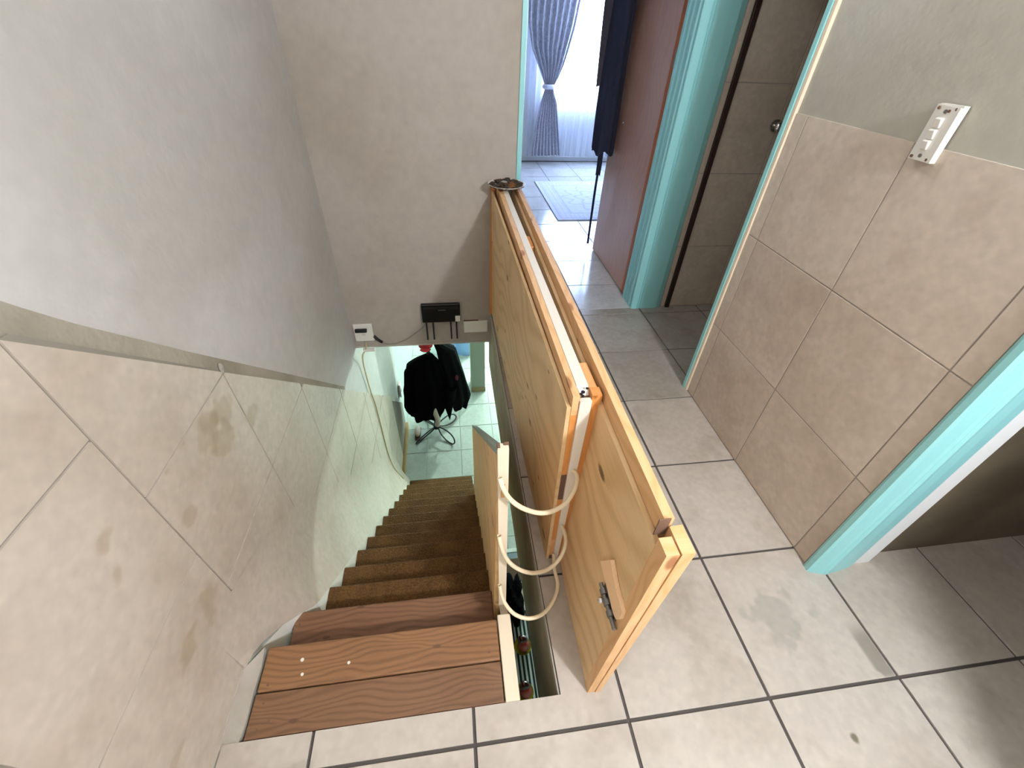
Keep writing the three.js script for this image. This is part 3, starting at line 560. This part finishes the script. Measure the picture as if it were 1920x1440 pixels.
{
  const k = thing('wall_knob', 'round chrome knob on the dim tiled bathroom wall', 'knob', [2.075, 1.29, ZE + 0.002]);
  part('rose', cyl(0.034, 0.034, 0.012, [0, 0, 0.006], 28, Math.PI / 2), M.chrome, k);
  part('stem', cyl(0.012, 0.014, 0.035, [0, 0, 0.025], 20, Math.PI / 2), M.chrome, k);
  part('handle', ball(0.032, [0, 0, 0.055], [1, 1, 0.75], 28), M.chrome, k);
}

// ------------------------------------------------------------------ bedroom
{
  const d = structGroup('door_1');
  part('leaf', rbox(1.418, 0.008, -4.06, 1.456, 2.08, -3.122, 0.003, 'y'), M.veneer, d);
  part('hinge_stile', rbox(1.4165, 0.008, -3.160, 1.4575, 2.08, -3.112, 0.002, 'y'), M.doorEdge, d);
  for (const y of [0.22, 1.6]) part('hinge', cyl(0.008, 0.008, 0.09, [1.412, y, -3.098], 14), M.steel, d);
  part('pin', ball(0.008, [1.415, 1.155, -3.80]), M.chrome, d);
}
{
  // robe on the door: upper garment, long skirt, two hanging straps
  const r = thing('bathrobe', 'dark navy robe with dangling belt hung on brown bedroom door', 'robe', [1.405, 1.9, -3.96]);
  const garment = (y0, y1, wTop, wBot, dTop, dBot, seedK, nFold) => {
    const g = new THREE.CylinderGeometry(1, 1, 1, 56, 24, false), p = g.attributes.position;
    for (let i = 0; i < p.count; i++) {
      const t = 0.5 - p.getY(i), a = Math.atan2(p.getZ(i), p.getX(i)), rad = Math.hypot(p.getX(i), p.getZ(i));
      const w = mix(wTop, wBot, t), dd = mix(dTop, dBot, t), f = 1 + 0.10 * Math.sin(a * nFold + 1.7 * seedK + 2 * t) * (0.4 + 0.6 * t) + 0.05 * Math.sin(a * 3 + 5 * t + seedK);
      p.setXYZ(i, rad * Math.cos(a) * dd * f - dd - 0.004, mix(y1, y0, t) + (t > 0.98 ? 0.02 * Math.sin(a * 4 + seedK) : 0), rad * Math.sin(a) * w * f);
    }
    g.computeVertexNormals(); return g;
  };
  part('body', garment(-0.98, 0.35, 0.16, 0.15, 0.080, 0.078, 1, 7), M.robe, r);
  const sl = part('sleeve', garment(-0.52, 0.30, 0.06, 0.055, 0.07, 0.062, 2.5, 5), std({ color: 0x3a3438, roughness: 0.9 }), r); sl.position.set(-0.062, 0, -0.06);
  part('pocket', garment(-1.16, -0.94, 0.03, 0.03, 0.02, 0.018, 3, 4), M.robe, r).position.x = -0.06;
  part('belt', tube([[-0.085, -0.95, 0.02], [-0.09, -1.2, 0.015], [-0.083, -1.5, 0.0], [-0.072, -1.80, -0.02]], 0.011, 30, 8), M.robe, r);
}
{
  // tied-back satin drape
  const c = thing('curtain', 'grey satin drape tied back beside the bright bedroom window', 'curtain', [1.55, 0, -7.55]);
  const W = [[2.50, 1.20, 2.15], [2.05, 1.205, 1.93], [1.75, 1.222, 1.885], [1.50, 1.282, 1.82], [1.30, 1.385, 1.755], [1.15, 1.462, 1.69], [1.055, 1.503, 1.632], [1.0, 1.500, 1.640], [0.85, 1.45, 1.70], [0.55, 1.395, 1.755], [0.13, 1.365, 1.83]];
  const at = (y) => { let i = 0; while (i < W.length - 2 && W[i + 1][0] > y) i++; const [ya, a0, a1] = W[i], [yb, b0, b1] = W[i + 1], t = cl((ya - y) / (ya - yb)); return [mix(a0, b0, t), mix(a1, b1, t)]; };
  const mk = (y0, y1, nF) => {
    const g = new THREE.PlaneGeometry(1, 1, 120, 40), p = g.attributes.position;
    for (let i = 0; i < p.count; i++) {
      const u = p.getX(i) + 0.5, v = p.getY(i) + 0.5, y = mix(y0, y1, v), [a, b] = at(y), w = b - a;
      p.setXYZ(i, mix(a, b, u) - 1.55, y, 0.028 * Math.sin(u * nF * 6.283 + 0.6 * Math.sin(y * 2)) * cl(w * 2.2, 0.35, 1) + 0.02 * Math.sin(u * 5 + y * 3));
    }
    g.computeVertexNormals(); return g;
  };
  part('upper_drape', mk(1.055, 2.45, 8), M.satin, c);
  part('lower_drape', mk(0.13, 1.055, 8), M.satin, c);
  const tb = new THREE.TorusGeometry(0.068, 0.026, 14, 36); tb.rotateX(Math.PI / 2); tb.scale(1, 1.2, 0.75); tb.translate(0.013, 1.05, 0.0);
  part('tieback', tb, phys({ color: 0xdedee8, roughness: 0.35 }), c);
  const s = (name, label, x0, x1, y0, y1, z, n, m) => {
    const g = new THREE.PlaneGeometry(x1 - x0, y1 - y0, 160, 6), p = g.attributes.position;
    for (let i = 0; i < p.count; i++) p.setZ(i, 0.018 * Math.sin(p.getX(i) * n) + 0.01 * Math.sin(p.getX(i) * n * 2.3 + 1));
    g.translate((x0 + x1) / 2, (y0 + y1) / 2, z); g.computeVertexNormals();
    return single(name, label, 'curtain', g, m);
  };
  s('sheer_curtain', 'thin white net curtain hanging across the bedroom window', 1.27, 3.15, 0.10, 2.45, -7.65, 55, M.sheer);
  const rug = single('rug', 'pale lavender patterned rug on the shiny bedroom floor', 'rug', new RoundedBoxGeometry(1.5, 0.012, 1.60, 2, 0.005), M.rug);
  rug.position.set(1.99, 0.0085, -5.70); const g = rug.geometry, p = g.attributes.position, uv = g.attributes.uv; for (let i = 0; i < p.count; i++) uv.setXY(i, p.getX(i) / 1.5 + 0.5, p.getZ(i) / 1.6 + 0.5);
}

// ------------------------------------------------------------------ lower room
{
  const cs = thing('coat_stand', 'dark bentwood coat stand with looped feet on pale tiles', 'coat stand', [-0.355, LOW, -4.31]);
  const dk = std({ color: 0x14100e, roughness: 0.4 });
  part('pole', cyl(0.022, 0.026, 1.66, [0, 0.93, 0], 20), dk, cs);
  part('hub', cyl(0.04, 0.045, 0.07, [0, 0.12, 0], 20), dk, cs);
  for (let k = 0; k < 4; k++) {
    const a = 0.72 + k * Math.PI / 2, c = Math.cos(a), s = Math.sin(a), sd = [-s, c];
    const P = (r, y, w) => [r * c + w * sd[0], y, r * s + w * sd[1]];
    part('leg', tube([P(0.03, 0.12, 0), P(0.14, 0.135, 0.0), P(0.27, 0.125, 0.01), P(0.345, 0.085, 0.03), P(0.365, 0.04, 0.05), P(0.34, 0.013, 0.06), P(0.24, 0.013, 0.06), P(0.10, 0.05, 0.03), P(0.03, 0.10, 0.0)], 0.010, 60, 10), dk, cs);
    part('arm', tube([P(0.02, 1.55, 0), P(0.10, 1.60, 0), P(0.17, 1.67, 0), P(0.16, 1.73, 0)], 0.010, 24, 8), dk, cs);
  }
  const coat = (label, name, at, H, rows, m, k, jag) => {
    const g = new THREE.CylinderGeometry(1, 1, 1, 72, 40, false), p = g.attributes.position;
    const prof = (t) => { let i = 0; while (i < rows.length - 2 && rows[i + 1][0] < t) i++; const A = rows[i], B = rows[i + 1], f = cl((t - A[0]) / (B[0] - A[0])); return [mix(A[1], B[1], f), mix(A[2], B[2], f), mix(A[3], B[3], f)]; };
    for (let i = 0; i < p.count; i++) {
      const t = 0.5 - p.getY(i), a = Math.atan2(p.getZ(i), p.getX(i)), rad = Math.hypot(p.getX(i), p.getZ(i)), [w, d, cx] = prof(t);
      const f = 1 + (0.04 + 0.08 * t) * Math.sin(a * 9 + k + 2 * Math.sin(3 * t)) + 0.05 * Math.sin(a * 4 + k * 2 + 4 * t);
      p.setXYZ(i, cx + rad * Math.cos(a) * w * f, H * (1 - t) + (t > 0.93 ? jag * Math.sin(a * 5 + k) : 0), rad * Math.sin(a) * d * f);
    }
    g.computeVertexNormals(); const c = thing(name, label, 'jacket', at, 'jackets on the coat stand'); part('body', g, m, c); return c;
  };
  const j1 = coat('large plain black jacket hanging in front on the coat stand', 'jacket', [-0.43, LOW + 0.36, -4.30], 1.0, [[0, 0.05, 0.05, 0.08], [0.06, 0.13, 0.09, 0.04], [0.14, 0.20, 0.12, 0.0], [0.5, 0.265, 0.15, -0.01], [0.85, 0.26, 0.16, -0.02], [1, 0.19, 0.14, -0.04]], M.jacket, 0.4, 0.025);
  const sl = new THREE.CapsuleGeometry(0.075, 0.55, 8, 20); sl.rotateZ(-0.12); sl.translate(-0.20, 0.50, 0.05); part('sleeve', sl, M.jacket, j1);
  const sl2 = new THREE.ConeGeometry(0.13, 0.62, 20); sl2.rotateX(Math.PI); sl2.translate(0.27, 0.18, 0.02); part('sleeve', sl2, M.jacket, j1);
  const j2 = coat('dark grey jacket with reddish patch on right of coat stand', 'jacket', [-0.16, LOW + 0.42, -4.40], 1.05, [[0, 0.05, 0.05, -0.08], [0.1, 0.12, 0.10, 0.02], [0.5, 0.15, 0.13, 0.08], [0.85, 0.17, 0.14, 0.12], [1, 0.12, 0.12, 0.13]], M.jacketGrey, 1.9, 0.03);
  part('red_patch', ball(0.03, [0.13, 0.58, 0.13], [0.7, 1.5, 0.4], 12), std({ color: 0x5a1a20, roughness: 0.9 }), j2);
  const hem = single('white_scarf', 'pale scarf end showing beneath the black jacket hem', 'scarf', tube([[-0.36, LOW + 0.62, -4.20], [-0.34, LOW + 0.5, -4.17], [-0.315, LOW + 0.38, -4.16], [-0.33, LOW + 0.27, -4.17]], 0.035, 30, 14), std({ color: 0xbdb4aa, roughness: 0.9 }));
  const cap = thing('cap', 'red cap on top of the coat stand behind jackets', 'cap', [-0.375, LOW + 1.50, -4.30]);
  const crown = new THREE.SphereGeometry(0.085, 28, 14, 0, Math.PI * 2, 0, Math.PI / 2); part('crown', crown, M.red, cap);
  const br = new THREE.CylinderGeometry(0.085, 0.085, 0.008, 28, 1, false, -0.9, 1.8); br.scale(1, 1, 1.5); br.translate(0, 0.006, 0.02); part('brim', br, M.red, cap);
  const sh = thing('shoe', 'brown and pink shoe lying left of the coat stand foot', 'shoe', [-0.62, LOW, -4.28]);
  part('sole', rbox(-0.04, 0, -0.12, 0.04, 0.02, 0.12, 0.012), std({ color: 0x4a2a20, roughness: 0.8 }), sh);
  part('upper', ball(0.05, [0, 0.045, -0.02], [0.8, 0.8, 2.1]), std({ color: 0xc9b4aa, roughness: 0.8 }), sh);
  const bx = thing('storage_tub', 'pale blue plastic tub on the floor behind the jackets', 'tub', [0.16, LOW, -6.35]);
  const tg = new THREE.CylinderGeometry(0.30, 0.25, 0.42, 40, 1, true); tg.translate(0, 0.21, 0); const tb = phys({ color: 0x88aee0, roughness: 0.4, side: THREE.DoubleSide }); part('body', tg, tb, bx);
  const rim = new THREE.TorusGeometry(0.305, 0.014, 10, 48); rim.rotateX(Math.PI / 2); rim.translate(0, 0.42, 0); part('rim', rim, tb, bx); part('bottom', cyl(0.25, 0.25, 0.012, [0, 0.008, 0], 40), tb, bx);
  const ls = thing('light_switch', 'small white switch plate low on left wall past the stairs', 'light switch', [XL, -1.98, -4.38]);
  part('plate', rbox(0, -0.10, -0.05, 0.022, 0.10, 0.05, 0.004), M.plugWhite, ls); part('rocker', rbox(0.018, -0.03, -0.018, 0.028, 0.03, 0.018, 0.003), M.plugWhite, ls);
}
{
  // seen down through the gap: a low table with a striped cloth
  const t = thing('side_table', 'low table far below the gap beside the stairs', 'table', [0.43, LOW, -1.26]);
  part('top', rbox(-0.23, 0.80, -0.62, 0.30, 0.835, 0.52, 0.004), M.darkWood, t);
  for (const [x, z] of [[-0.2, -0.58], [0.26, -0.58], [-0.2, 0.48], [0.26, 0.48]]) part('leg', box(x - 0.02, 0, z - 0.02, x + 0.02, 0.8, z + 0.02, 'y'), M.darkWood, t);
  const st = std({ map: T.stripes, roughness: 0.8 });
  single('striped_cloth', 'black and white striped cloth nearest the landing below gap', 'cloth', uvm(new RoundedBoxGeometry(0.50, 0.005, 0.42, 1, 0.002).translate(0.44, LOW + 0.838, -0.955), 'x', 0.012), st);
  single('striped_cloth', 'black and white striped cloth farther under the black bundle', 'cloth', uvm(new RoundedBoxGeometry(0.50, 0.005, 0.52, 1, 0.002).translate(0.44, LOW + 0.838, -1.425), 'x'), st);
  const orn = (label, at, s) => {
    const o = thing('fruit_ornament', label, 'ornament', at, 'red and yellow ornaments on the striped cloth');
    const bowl = [[0, 0], [0.03, 0], [0.05, 0.012], [0.062, 0.03], [0.058, 0.032], [0.04, 0.015], [0, 0.010]].map((p) => new THREE.Vector2(p[0] * s, p[1] * s));
    part('dish', new THREE.LatheGeometry(bowl, 32), phys({ color: 0x9a8a1e, roughness: 0.25 }), o);
    part('ball', ball(0.043 * s, [0.004, 0.055 * s, 0.006 * s], [1, 0.95, 1], 28), phys({ color: 0x9c2a1c, roughness: 0.15, clearcoat: 1 }), o);
    part('cap', ball(0.036 * s, [0.0, 0.08 * s, -0.022 * s], [1.05, 0.7, 0.9], 24), phys({ color: 0x3a0f0c, roughness: 0.2, clearcoat: 1 }), o);
  };
  orn('red ornament in yellow dish midway along the striped cloth', [0.362, LOW + 0.842, -1.165], 1.05);
  orn('red ornament partly hidden under the landing edge', [0.335, LOW + 0.842, -0.875], 1.0);
  const bl = thing('cloth_bundle', 'crumpled black cloth bundle beyond the striped cloths', 'cloth', [0.345, LOW + 0.842, -1.50]);
  const g = new THREE.IcosahedronGeometry(0.085, 5), p = g.attributes.position;
  for (let i = 0; i < p.count; i++) { const v = V3(p.getX(i), p.getY(i), p.getZ(i)), n = 1 + 0.28 * Math.sin(v.x * 60 + v.y * 45) * Math.cos(v.z * 50) + 0.12 * Math.sin(v.z * 120 + v.x * 80); p.setXYZ(i, v.x * n * 0.85, Math.max(v.y * n + 0.075, 0), v.z * n * 2.1); }
  g.computeVertexNormals(); part('body', g, M.jacket, bl);
  const pp = single('paper_sheet', 'white paper sheet lying beside the black bundle', 'paper', rbox(0.415, LOW + 0.840, -1.66, 0.60, LOW + 0.843, -1.43, 0.001), M.plugWhite);
  const mt = thing('floor_mat', 'blue grey floor mat far below with a pale border', 'mat', [0.55, LOW, -2.15]);
  part('pile', rbox(-0.4, 0.001, -0.22, 0.5, 0.016, 0.35, 0.006), std({ color: 0x7d8a92, roughness: 0.95 }), mt);
  part('border', rbox(-0.4, 0.001, -0.27, 0.5, 0.020, -0.222, 0.006), std({ color: 0xd5dcd8, roughness: 0.9 }), mt);
}

// ------------------------------------------------------------------ lamps
function lamp(name, label, L, r) {
  const t = thing(name, label, 'lamp', L.at);
  const glow = std({ color: 0xffffff, emissive: new THREE.Color(L.color), emissiveIntensity: 1.2, roughness: 0.5 });
  part('bulb', ball(r, [0, 0, 0], [1, 1, 1], 28), glow, t);
  const l = new THREE.PointLight(L.color, L.power, 0, 2); l.position.set(0, 0, 0); l.castShadow = true; l.shadow.radius = (r * 0.9) / 0.02; t.add(l);
  return t;
}
const lu = lamp('ceiling_lamp', 'larger round ceiling lamp high behind the landing', LAMP_UP, 0.10);
part('base', cyl(0.06, 0.07, 0.09, [0, 0.145, 0], 28), M.white, lu);
const ls2 = lamp('ceiling_lamp', 'smaller unseen ceiling lamp added as fill over the tiled corridor', LAMP_FILL, 0.09);
part('base', cyl(0.055, 0.06, 0.07, [0, 0.122, 0], 28), M.white, ls2);
const ld = lamp('pendant_lamp', 'round lamp under the ceiling of the lower room', LAMP_DOWN, 0.05);
part('base', cyl(0.04, 0.05, 0.055, [0, 0.07, 0], 28), M.white, ld);

renderer.render(scene, camera);
